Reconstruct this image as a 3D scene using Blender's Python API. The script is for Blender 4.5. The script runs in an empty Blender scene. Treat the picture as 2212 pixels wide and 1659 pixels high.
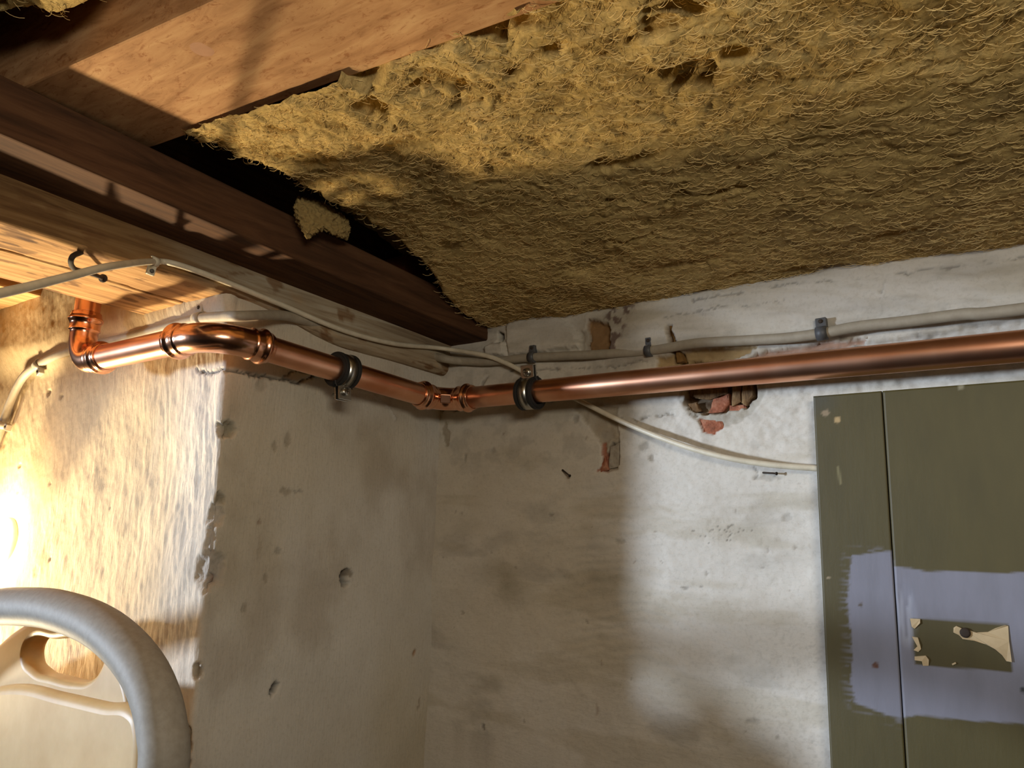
import bpy, math, random
import numpy as np
from mathutils import Vector, Matrix
random.seed(7)
RNG = np.random.default_rng(11)

# ------------------------------------------------------------------ camera (calibrated once from the wall edges)
F = 1661.0
def _n(v):
    v = np.array(v, float); return v/np.linalg.norm(v)
_up = _n([246, 8594, -F]); _Y = np.array([1224, -360.5, -F]); _Y = _n(_Y-_up*(_Y@_up)); _X = np.cross(_Y, _up)
RWC = np.stack([_X, _Y, _up], 1)                      # world -> camera
_c = RWC.T@np.array([950-1106, -(900-829.5), -F])/F*1.10
CAM = np.array([-_c[0], -_c[1], 1.55])
cd = bpy.data.cameras.new('camera'); cd.sensor_fit = 'HORIZONTAL'; cd.sensor_width = 36.0
cd.lens = 36.0*F/2212; cd.clip_start = 0.01; cd.clip_end = 50
co = bpy.data.objects.new('camera', cd); bpy.context.scene.collection.objects.link(co)
M4 = np.eye(4); M4[:3, :3] = RWC.T; M4[:3, 3] = CAM
co.matrix_world = Matrix(M4.tolist())
bpy.context.scene.camera = co

# ------------------------------------------------------------------ world, lights, exposure
w = bpy.data.worlds.new('world'); bpy.context.scene.world = w; w.use_nodes = True
w.node_tree.nodes['Background'].inputs[0].default_value = (0.9, 0.95, 1, 1)
w.node_tree.nodes['Background'].inputs[1].default_value = 0.0
LAMP_EMIT = 36.0                                      # opal glass of the bulkhead lamp
LAMP_RGB = (1.0, 0.71, 0.38)
kl = bpy.data.lights.new('cool_spot', 'SPOT'); kl.energy = 700; kl.color = (0.70, 0.82, 1.0); kl.shadow_soft_size = 0.18; kl.spot_size = math.radians(18.5); kl.spot_blend = .9
ko = bpy.data.objects.new('cool_spot', kl); ko.location = (-2.47, -2.93, 1.60); bpy.context.scene.collection.objects.link(ko)
ko.rotation_euler = (Vector((.50, 0, 1.51))-Vector(ko.location)).to_track_quat('-Z', 'Y').to_euler()
fl = bpy.data.lights.new('fill_area', 'AREA'); fl.energy = 4.7; fl.color = (1.0, 0.93, 0.80); fl.shape = 'RECTANGLE'; fl.size = 0.45; fl.size_y = 0.12  # added fill light behind the camera, lifts the return and back walls
fo = bpy.data.objects.new('fill_area', fl); fo.location = (.92, -1.0, 1.77); bpy.context.scene.collection.objects.link(fo)
fo.rotation_euler = (Vector((0.2, -.1, 1.5))-Vector(fo.location)).to_track_quat('-Z', 'Y').to_euler()
wl2 = bpy.data.lights.new('warm_ceiling_fill', 'SPOT'); wl2.energy = 70; wl2.color = (1.0, 0.80, 0.50); wl2.spot_size = math.radians(62); wl2.spot_blend = .45; wl2.shadow_soft_size = 0.04  # added warm spot out of view, brightens the ceiling beside the bulkhead lamp
wo2 = bpy.data.objects.new('warm_ceiling_fill', wl2); wo2.location = (-.75, -.462, 1.17); bpy.context.scene.collection.objects.link(wo2)
wo2.rotation_euler = (Vector((-.02, -.47, 1.95))-Vector(wo2.location)).to_track_quat('-Z', 'Y').to_euler()
vs = bpy.context.scene.view_settings
vs.view_transform = 'Standard'; vs.look = 'None'; vs.gamma = 1.0; vs.use_curve_mapping = False; vs.exposure = 0.0

# ------------------------------------------------------------------ helpers
COL = bpy.context.scene.collection
def ray(px, py): return RWC.T@np.array([px-1106, -(py-829.5), -F])/F
def on(px, py, ax, val):                              # a point of the plane axis=val
    d = ray(px, py); return CAM+d*((val-CAM[ax])/d[ax])
def dep(px, py, t): return CAM+ray(px, py)*t
def back(px, py, off=0.0): return on(px, py, 1, -off)
L = 0.347
def pier(px, py, off=0.0): return on(px, py, 1, -L-off)
def side(px, py, off=0.0): return on(px, py, 0, off)

def lin(*c):
    c = [x/255 for x in c]
    return tuple((x/12.92 if x <= .04045 else ((x+.055)/1.055)**2.4) for x in c)

def _hash(ix, iy, s):
    h = (ix.astype(np.int64)*374761393+iy.astype(np.int64)*668265263+s*1442695041) & 0xffffffff
    h = ((h ^ (h >> 13))*1274126177) & 0xffffffff
    return ((h ^ (h >> 16)) & 0xffffff)/float(0xffffff)
def vnoise(x, y, s=0):
    x = np.asarray(x, float); y = np.asarray(y, float)
    ix = np.floor(x); iy = np.floor(y); fx = x-ix; fy = y-iy
    fx = fx*fx*(3-2*fx); fy = fy*fy*(3-2*fy)
    a = _hash(ix, iy, s); b = _hash(ix+1, iy, s); c = _hash(ix, iy+1, s); d = _hash(ix+1, iy+1, s)
    return (a*(1-fx)+b*fx)*(1-fy)+(c*(1-fx)+d*fx)*fy
def fbm(x, y, o=4, s=0):
    t = 0; a = .5; n = 0
    for i in range(o):
        t = t+a*vnoise(x*2**i+17.3*i, y*2**i-9.1*i, s+i*7); n += a; a *= .5
    return t/n
def sstep(a, b, x):
    t = np.clip((x-a)/(b-a), 0, 1); return t*t*(3-2*t)
def polysdf(poly, x, y):                              # signed distance, negative inside
    poly = np.array(poly, float); d = np.full(x.shape, 1e9); ins = np.zeros(x.shape, bool)
    for i in range(len(poly)):
        a = poly[i]; b = poly[(i+1) % len(poly)]; e = b-a
        t = np.clip(((x-a[0])*e[0]+(y-a[1])*e[1])/(e@e+1e-12), 0, 1)
        d = np.minimum(d, np.hypot(x-a[0]-t*e[0], y-a[1]-t*e[1]))
        c = ((a[1] > y) != (b[1] > y))
        with np.errstate(divide='ignore', invalid='ignore'):
            c &= x < (b[0]-a[0])*(y-a[1])/(b[1]-a[1]+1e-15)+a[0]
        ins ^= c
    return np.where(ins, -d, d)
def linesdf(pts, x, y):
    pts = np.array(pts, float); d = np.full(x.shape, 1e9)
    for i in range(len(pts)-1):
        a = pts[i]; b = pts[i+1]; e = b-a
        t = np.clip(((x-a[0])*e[0]+(y-a[1])*e[1])/(e@e+1e-12), 0, 1)
        d = np.minimum(d, np.hypot(x-a[0]-t*e[0], y-a[1]-t*e[1]))
    return d

def link(name, me, mat=None, parent=None, smooth=True):
    o = bpy.data.objects.new(name, me); COL.objects.link(o)
    if mat: me.materials.append(mat)
    if parent: o.parent = parent; o.matrix_parent_inverse = parent.matrix_world.inverted()
    if smooth: me.polygons.foreach_set('use_smooth', [True]*len(me.polygons))
    return o
def tag(o, label=None, cat=None, group=None, kind=None):
    if label: o['label'] = label
    if cat: o['category'] = cat
    if group: o['group'] = group
    if kind: o['kind'] = kind
    return o
def empty(name, loc, label, cat, group=None):
    o = bpy.data.objects.new(name, None); COL.objects.link(o); o.location = Vector(loc); o.empty_display_size = .01
    bpy.context.view_layer.update()
    return tag(o, label, cat, group)
def gridmesh(name, P, col=None, flip=False, keep=None):   # P: (n,m,3)
    n, m = P.shape[:2]; idx = np.arange(n*m).reshape(n, m)
    q = np.stack([idx[:-1, :-1], idx[1:, :-1], idx[1:, 1:], idx[:-1, 1:]], -1)
    if flip: q = q[..., ::-1]
    q = q.reshape(-1, 4)
    if keep is not None: q = q[keep.reshape(-1)]
    me = bpy.data.meshes.new(name); me.vertices.add(n*m); me.vertices.foreach_set('co', P.reshape(-1).astype(np.float32))
    me.loops.add(len(q)*4); me.loops.foreach_set('vertex_index', q.reshape(-1).astype(np.int32))
    me.polygons.add(len(q)); me.polygons.foreach_set('loop_start', (np.arange(len(q))*4).astype(np.int32))
    me.polygons.foreach_set('loop_total', np.full(len(q), 4, np.int32)); me.update(calc_edges=True)
    if col is not None:
        a = me.color_attributes.new('Col', 'FLOAT_COLOR', 'POINT'); c = np.ones((n*m, 4), np.float32); c[:, :3] = col.reshape(-1, 3)
        a.data.foreach_set('color', c.reshape(-1))
    me.validate(); return me
def pymesh(name, v, f):
    me = bpy.data.meshes.new(name); me.from_pydata([tuple(p) for p in v], [], f); me.validate(); me.update(); return me
def join(parts):                                      # list of (verts, faces)
    V = []; Fc = []
    for v, f in parts:
        k = len(V); V += [tuple(p) for p in v]; Fc += [tuple(i+k for i in q) for q in f]
    return V, Fc
def prism(c):                                         # 8 corners: bottom 4 (ccw) then top 4
    return list(c), [(3, 2, 1, 0), (4, 5, 6, 7), (0, 1, 5, 4), (1, 2, 6, 5), (2, 3, 7, 6), (3, 0, 4, 7)]
def boxv(a, b):
    x0, y0, z0 = a; x1, y1, z1 = b
    return prism([(x0, y0, z0), (x1, y0, z0), (x1, y1, z0), (x0, y1, z0), (x0, y0, z1), (x1, y0, z1), (x1, y1, z1), (x0, y1, z1)])
def bevel(o, wd=.001, seg=2):
    m = o.modifiers.new('bevel', 'BEVEL'); m.width = wd; m.segments = seg; m.limit_method = 'ANGLE'; return o
def sweep(path, rad, seg=20, cap=True, flat=1.0, upv=None):
    P = np.array(path, float); n = len(P); rad = np.broadcast_to(np.array(rad, float), (n,))
    T = np.gradient(P, axis=0)
    for i in range(n):
        if np.linalg.norm(T[i]) < 1e-9: T[i] = T[i-1]
        T[i] /= np.linalg.norm(T[i])
    a = np.array([0, 0, 1.0]) if upv is None else np.array(upv, float)
    if abs(a@T[0]) > .95: a = np.array([1.0, 0, 0])
    N = np.cross(T[0], a); N /= np.linalg.norm(N); V = []
    for i in range(n):
        N = N-T[i]*(N@T[i]); N /= np.linalg.norm(N); B = np.cross(T[i], N)
        for k in range(seg):
            t = 2*math.pi*k/seg; V.append(P[i]+rad[i]*(math.cos(t)*N+math.sin(t)*B*flat))
    Fc = [(i*seg+k, i*seg+(k+1) % seg, (i+1)*seg+(k+1) % seg, (i+1)*seg+k) for i in range(n-1) for k in range(seg)]
    if cap: Fc += [tuple(range(seg))[::-1], tuple((n-1)*seg+k for k in range(seg))]
    return V, Fc
def smoothpath(pts, m=14):                            # Catmull-Rom
    P = [np.array(p, float) for p in pts]; P = [2*P[0]-P[1]]+P+[2*P[-1]-P[-2]]; out = []
    for i in range(1, len(P)-2):
        for k in range(m):
            t = k/m; a, b, c, d = P[i-1:i+3]
            out.append(.5*((2*b)+(-a+c)*t+(2*a-5*b+4*c-d)*t*t+(-a+3*b-3*c+d)*t**3))
    out.append(P[-2]); return out

# ------------------------------------------------------------------ materials
def newmat(name, rough=.8, metal=0.0, color=(.5, .5, .5)):
    m = bpy.data.materials.new(name); m.use_nodes = True; nt = m.node_tree; b = nt.nodes['Principled BSDF']
    b.inputs['Roughness'].default_value = rough; b.inputs['Metallic'].default_value = metal
    b.inputs['Base Color'].default_value = (*color, 1); return m, nt, b
def N(nt, t, **k):
    n = nt.nodes.new(t)
    for a, v in k.items(): setattr(n, a, v)
    return n
def noise(nt, scale=(1, 1, 1), s=10, det=6, rough=.6, dist=0.0, rot=(0, 0, 0)):
    tc = N(nt, 'ShaderNodeTexCoord'); mp = N(nt, 'ShaderNodeMapping'); mp.inputs['Scale'].default_value = scale; mp.inputs['Rotation'].default_value = rot
    nt.links.new(tc.outputs['Object'], mp.inputs[0]); t = N(nt, 'ShaderNodeTexNoise')
    t.inputs['Scale'].default_value = s; t.inputs['Detail'].default_value = det; t.inputs['Roughness'].default_value = rough; t.inputs['Distortion'].default_value = dist
    nt.links.new(mp.outputs[0], t.inputs['Vector']); return t.outputs['Fac']
def ramp(nt, src, stops):
    r = N(nt, 'ShaderNodeValToRGB'); e = r.color_ramp.elements
    while len(e) < len(stops): e.new(.5)
    for i, (p, c) in enumerate(stops): e[i].position = p; e[i].color = (*c, 1) if len(c) == 3 else c
    nt.links.new(src, r.inputs[0]); return r.outputs[0]
def mix(nt, a, b, fac=1.0, mode='MULTIPLY'):
    x = N(nt, 'ShaderNodeMix', data_type='RGBA', blend_type=mode)
    if isinstance(fac, float): x.inputs[0].default_value = fac
    else: nt.links.new(fac, x.inputs[0])
    for s, v in ((6, a), (7, b)):
        if isinstance(v, tuple): x.inputs[s].default_value = (*v, 1)
        else: nt.links.new(v, x.inputs[s])
    return x.outputs[2]
def bump(nt, b, srcs):
    prev = None
    for src, st, di in srcs:
        n = N(nt, 'ShaderNodeBump'); n.inputs['Strength'].default_value = st; n.inputs['Distance'].default_value = di
        nt.links.new(src, n.inputs['Height'])
        if prev: nt.links.new(prev, n.inputs['Normal'])
        prev = n.outputs[0]
    nt.links.new(prev, b.inputs['Normal'])
def attr(nt): a = N(nt, 'ShaderNodeAttribute'); a.attribute_name = 'Col'; return a.outputs['Color']

def plaster(name, strokes, var=.10):
    m, nt, b = newmat(name, .88)
    n1 = noise(nt, (1, 1, 1), 9, 5, .65); n2 = noise(nt, (1, 1, 1), 260, 4, .7)
    c = mix(nt, attr(nt), ramp(nt, n1, [(.3, (1-var, 1-var*1.15, 1-var*1.4)), (.7, (1, 1, 1))]))
    c = mix(nt, c, ramp(nt, n2, [(.25, (.86, .85, .83)), (.5, (1, 1, 1))]))
    nt.links.new(c, b.inputs['Base Color'])
    s = noise(nt, strokes[0], strokes[1], 5, .6, .4, strokes[3]); g = noise(nt, (1, 1, 1), 700, 3, .6)
    bump(nt, b, [(s, strokes[2], .0016), (noise(nt, (1, 1, 1), 120, 5, .6), .35, .001), (g, .25, .0004)])
    return m
M_back = plaster('limewash_back', ((60, 60, 230), 1.2, .35, (0, .15, 0)))
M_pier = plaster('limewash_pier', ((260, 190, 34), 1.6, .5, (0, .12, 0)))
M_room = plaster('limewash_room', ((60, 60, 200), 1.0, .3, (0, 0, 0)))

def wood(name, dark, mid, light, scale, s=1.0, rough=.75, fleck=None, useattr=False, bs=.5):
    m, nt, b = newmat(name, max(rough, .8)); b.inputs['Specular IOR Level'].default_value = .2
    g = noise(nt, scale, s, 7, .62, .6); c = ramp(nt, g, [(.32, dark), (.5, mid), (.68, light)])
    big = noise(nt, (1, 1, 1), 7, 3, .5); c = mix(nt, c, ramp(nt, big, [(.3, (.72, .70, .68)), (.7, (1, 1, 1))]))
    if fleck:
        f = noise(nt, fleck[0], fleck[1], 4, .75, .9); c = mix(nt, c, ramp(nt, f, [(.33, fleck[2]), (.45, (1, 1, 1))]), .85)
    if useattr: c = mix(nt, c, attr(nt))
    nt.links.new(c, b.inputs['Base Color'])
    bump(nt, b, [(g, bs, .001), (noise(nt, (1, 1, 1), 300, 4, .6), .2, .0005)])
    return m
M_joist = wood('pine_joist', lin(168, 122, 80), lin(198, 150, 104), lin(214, 170, 122), (14, 70, 70), 1.2, .7, ((60, 130, 90), 1.5, (.66, .50, .40)), bs=.15)
M_ledger = wood('brown_ledger', lin(66, 44, 28), lin(92, 62, 40), lin(108, 76, 50), (60, 6, 60), 1.4, .6, bs=.25)
M_darkwood = wood('dark_timber', lin(50, 32, 20), lin(86, 58, 36), lin(110, 76, 48), (50, 5, 50), 1.4)
M_oldbeam = wood('old_beam', lin(158, 116, 72), lin(206, 160, 104), lin(226, 184, 128), (130, 7, 130), 1.1, .8, useattr=True, bs=.6)

def simple(name, rgb, rough=.5, metal=0.0, ns=None):
    m, nt, b = newmat(name, rough, metal, rgb)
    n = noise(nt, (1, 1, 1), ns or 60, 4, .6)
    nt.links.new(mix(nt, tuple(rgb), ramp(nt, n, [(.3, (.82, .80, .78)), (.65, (1, 1, 1))])), b.inputs['Base Color'])
    return m
def copper(name, rough):
    m, nt, b = newmat(name, rough, 1.0, lin(230, 170, 136))
    n = noise(nt, (1, 1, 1), 14, 3, .5); s = noise(nt, (1, 1, 1), 12, 3, .5)
    nt.links.new(ramp(nt, n, [(.3, lin(220, 152, 116)), (.55, lin(240, 182, 148)), (.8, lin(228, 166, 130))]), b.inputs['Base Color'])
    nt.links.new(ramp(nt, s, [(.3, (rough*.92,)*3), (.7, (rough*1.1,)*3)]), b.inputs['Roughness'])
    return m
M_cu = copper('bright_copper', .31); M_cuf = copper('fitting_copper', .21)
M_rubber = simple('black_rubber', lin(38, 36, 34), .65); M_zinc = simple('zinc_steel', lin(190, 188, 180), .3, 1.0)
M_white = simple('ivory_cable', lin(226, 216, 190), .45); M_grey = simple('grey_cable', lin(172, 162, 142), .6, ns=90)
M_cream = simple('cream_cable', lin(214, 190, 150), .6, ns=90)
M_dclip = simple('dark_grey_clip', lin(84, 84, 84), .5); M_gclip = simple('light_grey_clip', lin(178, 170, 152), .5)
M_iron = simple('rusty_iron', lin(58, 46, 34), .8); M_tube = simple('grey_plastic_tube', lin(158, 150, 136), .6, ns=200)
M_base = simple('lamp_base', lin(210, 205, 195), .5)
m, nt, b = newmat('cream_plastic', .45); M_can = m
n1 = noise(nt, (1, 1, 1), 14, 5, .6)
nt.links.new(ramp(nt, n1, [(.3, lin(204, 166, 108)), (.6, lin(220, 186, 130))]), b.inputs['Base Color'])
b.inputs['Subsurface Weight'].default_value = .25; b.inputs['Subsurface Radius'].default_value = (.02, .012, .005); b.inputs['Subsurface Scale'].default_value = 1.0
M_paper = simple('torn_paper', lin(206, 182, 140), .7)
m, nt, b = newmat('brick_red', .92); M_brick = m
n1 = noise(nt, (1, 1, 1), 90, 6, .7)
nt.links.new(ramp(nt, n1, [(.3, lin(116, 70, 48)), (.5, lin(158, 94, 66)), (.72, lin(186, 138, 108))]), b.inputs['Base Color']); bump(nt, b, [(n1, .8, .002)])
m, nt, b = newmat('brown_rubble', .95); M_rubble = m
n1 = noise(nt, (90, 90, 20), 1.6, 6, .7)
nt.links.new(ramp(nt, n1, [(.3, lin(70, 50, 32)), (.5, lin(122, 92, 58)), (.72, lin(160, 132, 90))]), b.inputs['Base Color']); bump(nt, b, [(n1, .8, .002)])
# mineral wool
m, nt, b = newmat('mineral_wool', 1.0); M_wool = m
b.inputs['Specular IOR Level'].default_value = .1
n1 = noise(nt, (1, 1, 1), 16, 7, .65, 1.2); n2 = noise(nt, (60, 130, 60), 1.6, 6, .7, 1.8); n3 = noise(nt, (1, 1, 1), 330, 4, .7, .8)
c = ramp(nt, n1, [(.3, lin(160, 136, 92)), (.48, lin(206, 178, 116)), (.68, lin(230, 200, 136))])
c = mix(nt, c, ramp(nt, n2, [(.3, (.66, .62, .56)), (.55, (1, 1, 1)), (.75, (1.0, .98, .92))])); c = mix(nt, c, ramp(nt, n3, [(.3, (.62, .6, .55)), (.6, (1, 1, 1))]), .7)
nt.links.new(c, b.inputs['Base Color']); bump(nt, b, [(n2, .6, .003), (n3, .5, .001)])
M_fibre = simple('wool_fibre', lin(236, 206, 140), .9, ns=40)
# board paint (colour comes from the painted attribute)
m, nt, b = newmat('board_paint', .55); M_board = m
n1 = noise(nt, (30, 30, 8), 1.5, 5, .6); n2 = noise(nt, (1, 1, 1), 500, 3, .6)
nt.links.new(mix(nt, attr(nt), ramp(nt, n1, [(.3, (.82, .82, .80)), (.7, (1, 1, 1))])), b.inputs['Base Color'])
bump(nt, b, [(noise(nt, (200, 200, 30), 1, 4, .6), .12, .001), (n2, .18, .0003)])
m, nt, b = newmat('lamp_glass', .3, 0, (1, 1, 1)); M_glow = m
b.inputs['Emission Color'].default_value = (*LAMP_RGB, 1); b.inputs['Emission Strength'].default_value = LAMP_EMIT

# ------------------------------------------------------------------ walls
WHITE = np.array(lin(218, 212, 200)); GREY = np.array(lin(160, 154, 142)); BROWN = np.array(lin(136, 112, 80)); BRICK = np.array(lin(160, 96, 66))
DARK = np.array(lin(58, 48, 38)); YEL = np.array(lin(176, 148, 100)); OLIVE = np.array(lin(200, 186, 154))
def blend(col, rgb, m): return col*(1-m[..., None])+np.array(rgb)*m[..., None]

def axis(*segs):
    out = []
    for a, b2, st in segs:
        k = max(1, int(round(abs(b2-a)/st))); out += list(np.linspace(a, b2, k, endpoint=False))
    return np.array(out+[segs[-1][1]])

# back wall ---------------------------------------------------------
def B2(pts): return [(lambda q: (q[0], q[2]))(back(*p)) for p in pts]
xs = axis((-.02, .60, .0018), (.60, .78, .0024), (.78, 1.75, .06)); zs = axis((0, 1.30, .06), (1.30, 1.86, .0018), (1.86, 2.0, .02))
X, Z = np.meshgrid(xs, zs, indexing='ij')
wx = X+.006*(fbm(X*70, Z*70, 4, 3)-.5)+.004*(fbm(X*260, Z*260, 2, 4)-.5); wz = Z+.006*(fbm(X*70, Z*70, 4, 9)-.5)+.004*(fbm(X*260, Z*260, 2, 10)-.5)
D = .010*(fbm(X*6, Z*6, 3, 1)-.5)+.0035*(fbm(X*28, Z*34, 4, 2)-.5)+.0008*(fbm(X*160, Z*200, 3, 5)-.5)
# trowel ripples
rip = sstep(.14, .24, X)*(1-sstep(.34, .42, X))*sstep(1.36, 1.42, Z)*(1-sstep(1.58, 1.66, Z))
D += .0006*rip*np.sin((Z*1+.25*(X-.3)**2*6+.045*fbm(X*9, Z*12, 4, 8))*560)*fbm(X*20, Z*30, 2, 4)
# raised upper band (thick old whitewash above the cable) with rough underside
up = sstep(1.752, 1.770, Z+.010*(fbm(X*22, X*3, 3, 6)-.5)); D += .010*up*sstep(.20, .34, X)
D += .008*up*(fbm(X*12, Z*70+X*14, 5, 12)-.5)
D += .0035*sstep(.28, .42, X)*sstep(1.60, 1.68, Z)*(1-sstep(1.74, 1.76, Z))*(fbm(X*110, Z*130, 4, 13)-.5)
C = np.broadcast_to(WHITE, X.shape+(3,)).copy()
C = blend(C, OLIVE, .35*sstep(.45, .75, fbm(X*5, Z*4, 4, 21))); C = blend(C, GREY, .45*sstep(.58, .78, fbm(X*11, Z*26, 5, 31)))
C = blend(C, GREY, .30*up*sstep(.4, .7, fbm(X*10, Z*80, 4, 14)))
C = blend(C, GREY*.8, .2*sstep(.30, .45, X)*sstep(.60, .72, fbm(X*300, Z*460, 3, 34))*sstep(.42, .62, fbm(X*12, Z*18, 3, 35)))
C = blend(C, OLIVE*.75, .35*sstep(.56, .7, fbm(X*7+3, Z*34, 5, 36)))
near = sstep(1.60, 1.66, Z)*(1-sstep(1.77, 1.79, Z))
C = blend(C, GREY, .3*near*sstep(.50, .68, fbm(X*60, Z*60, 5, 33)))
# greenish-dark smudges in the middle
for (px, py, r, k) in [(1070, 1240, .05, .35), (1110, 1275, .04, .35), (1290, 1150, .03, .25), (1010, 1140, .03, .22), (1330, 1250, .06, .3), (1640, 1620, .05, .3), (1060, 1480, .03, .2)]:
    q = back(px, py); dd = np.hypot((X-q[0])*.8, (Z-q[2])*1.5); C = blend(C, lin(140, 130, 104), k*(1-sstep(0, r, dd+.03*(fbm(X*30, Z*50, 4, 41)-.5))))
CU = {}
def feat(pts, depth, rgb, amt=1.0, edge=.0015, rough=.0, s=50, grid='b'):
    global D, C
    d = polysdf(B2(pts), wx, wz); mk = 1-sstep(-edge, edge, d); D = D-depth*mk+rough*mk*(fbm(X*130, Z*130, 4, s)-.5)
    C = blend(C, rgb, amt*mk); return mk
def mottle(pts, rgb, amt, th=.5, sc=120, s=61):
    global C
    d = polysdf(B2(pts), wx, wz); mk = (1-sstep(-.004, .004, d))*sstep(th-.06, th+.06, fbm(X*sc, Z*sc, 4, s)); C = blend(C, rgb, amt*mk)
# patch under the pipe: lost plaster, rubble, mortar ring
feat([(1475, 790), (1645, 790), (1655, 850), (1635, 885), (1600, 912), (1560, 925), (1510, 915), (1490, 895), (1470, 860)], .002, lin(176, 168, 152), .8, .002, .004)
feat([(1483, 780), (1634, 780), (1636, 850), (1614, 880), (1560, 890), (1510, 893), (1488, 880), (1480, 850)], .012, BROWN, 1.0, .0012, .006)
mottle([(1483, 780), (1630, 780), (1625, 880), (1500, 890)], DARK, .7, .52, 70, 62)
feat([(1508, 905), (1560, 912), (1565, 925), (1540, 942), (1520, 935)], .003, BRICK, 1.0, .001, .002)
# slot with brick at 1300..1340
feat([(1262, 868), (1335, 880), (1340, 920), (1338, 1018), (1300, 1022), (1303, 975), (1275, 925), (1240, 880)], .003, lin(170, 156, 132), .8, .0015, .003)
feat([(1316, 960), (1338, 955), (1338, 1012), (1310, 1016)], .006, lin(150, 142, 126), 1.0, .001, .004)
feat([(1300, 955), (1306, 952), (1310, 985), (1304, 1010), (1316, 1022), (1290, 1022), (1302, 1005)], .002, BRICK, .9, .0008)
feat([(1316, 962), (1322, 962), (1312, 985), (1316, 1008), (1308, 1008), (1308, 985)], .006, lin(96, 60, 40), 1.0, .0006)
# broken corner above: brown vertical slot behind cable near 1290
feat([(1270, 690), (1318, 700), (1322, 765), (1268, 765)], .008, lin(150, 116, 76), 1.0, .001, .003)
feat([(1252, 715), (1270, 710), (1272, 758), (1255, 760)], .004, lin(160, 150, 132), .7, .001, .003)
mottle([(1310, 660), (1380, 660), (1350, 720), (1340, 760), (1318, 760)], lin(96, 66, 56), .8, .55, 110, 63)
# slit with splinter
feat([(1446, 700), (1458, 706), (1480, 782), (1460, 782)], .010, lin(104, 76, 40), 1.0, .0008, .002)
feat([(1420, 775), (1470, 762), (1600, 745), (1640, 752), (1560, 790), (1420, 800)], .006, YEL, .95, .0012, .004)
feat([(1630, 768), (1760, 742), (1870, 732), (1860, 745), (1700, 775), (1600, 788)], .007, lin(158, 112, 84), .8, .0012, .003)
feat([(1640, 775), (2212, 690), (2212, 735), (1900, 752), (1600, 790)], .005, lin(188, 184, 178), .7, .002, .006)
mottle([(1640, 775), (2212, 690), (2212, 735), (1900, 752), (1600, 790)], DARK, .6, .60, 90, 64)
# corner near the elbow
feat([(925, 870), (985, 868), (1000, 882), (985, 890), (950, 885)], .006, DARK, .8, .0012, .003)
feat([(955, 925), (962, 905), (972, 940), (966, 970), (958, 955)], .001, lin(150, 132, 104), .6, .0008)
# block of plaster in the top corner
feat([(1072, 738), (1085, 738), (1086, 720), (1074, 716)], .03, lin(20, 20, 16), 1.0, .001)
q = B2([(1095, 700), (1140, 672), (1200, 678), (1245, 715), (1255, 752), (1100, 768), (1095, 735)]); d = polysdf(q, wx, wz); D += .007*(1-sstep(-.003, .002, d))
q = B2([(1050, 752), (1062, 742), (1094, 742), (1096, 768), (1052, 768)]); d = polysdf(q, wx, wz); D += .010*(1-sstep(-.003, .002, d))
# small marks
def spots(lst):
    global D, C
    for (px, py, w_, h_, dp, rgb, a) in lst:
        q = back(px, py); t = q[1]; k = .93/1661
        d = np.hypot((wx-q[0])/(w_*k*1.25), (wz-q[2])/(h_*k)); mk = 1-sstep(.6, 1.1, d); D = D-dp*mk; C = blend(C, rgb, .7*a*mk)
spots([(1190, 1112, 6, 5, .001, DARK, .5), (1042, 1570, 4, 8, .002, DARK, .8), (1304, 1432, 2, 12, .001, lin(130, 80, 56), .8), (1003, 988, 4, 12, .001, DARK, .5),
       (1062, 975, 6, 8, .001, GREY, .5), (1245, 905, 8, 14, .001, GREY, .8), (1392, 965, 12, 10, .001, GREY, .9), (1410, 990, 5, 12, .001, lin(130, 116, 96), .8),
       (1500, 795, 6, 4, .0, GREY, .5), (1290, 1530, 3, 14, .001, lin(150, 120, 100), .5), (1200, 1110, 14, 6, 0, GREY, .3), (1820, 730, 6, 4, .001, DARK, .5),
       (1625, 1560, 12, 5, .001, GREY, .7), (960, 1645, 22, 10, .003, BROWN, .6), (1560, 905, 30, 12, 0, GREY, .4), (1480, 1268, 7, 3, .001, DARK, .6), (1338, 1172, 10, 5, .002, GREY, .6),
       (1515, 1268, 3, 4, .001, DARK, .7), (1310, 940, 18, 14, .001, GREY, .5), (1660, 1030, 26, 6, .001, GREY, .7), (1700, 1120, 10, 8, .001, GREY, .6)])
for _ in range(70): 
    a, r = RNG.uniform(0, 6.28), RNG.normal(0, 1)
    spots([(1562+r*30, 1150-r*8+RNG.normal(0, 15), RNG.uniform(.8, 2.2), RNG.uniform(.8, 2.2), .0004, DARK, .75)]) if _ < 44 else None
for _ in range(26):
    spots([(RNG.uniform(960, 1750), RNG.uniform(930, 1640), RNG.uniform(2, 4), RNG.uniform(2, 6), .0006, lin(110, 92, 70), .55)])
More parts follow.
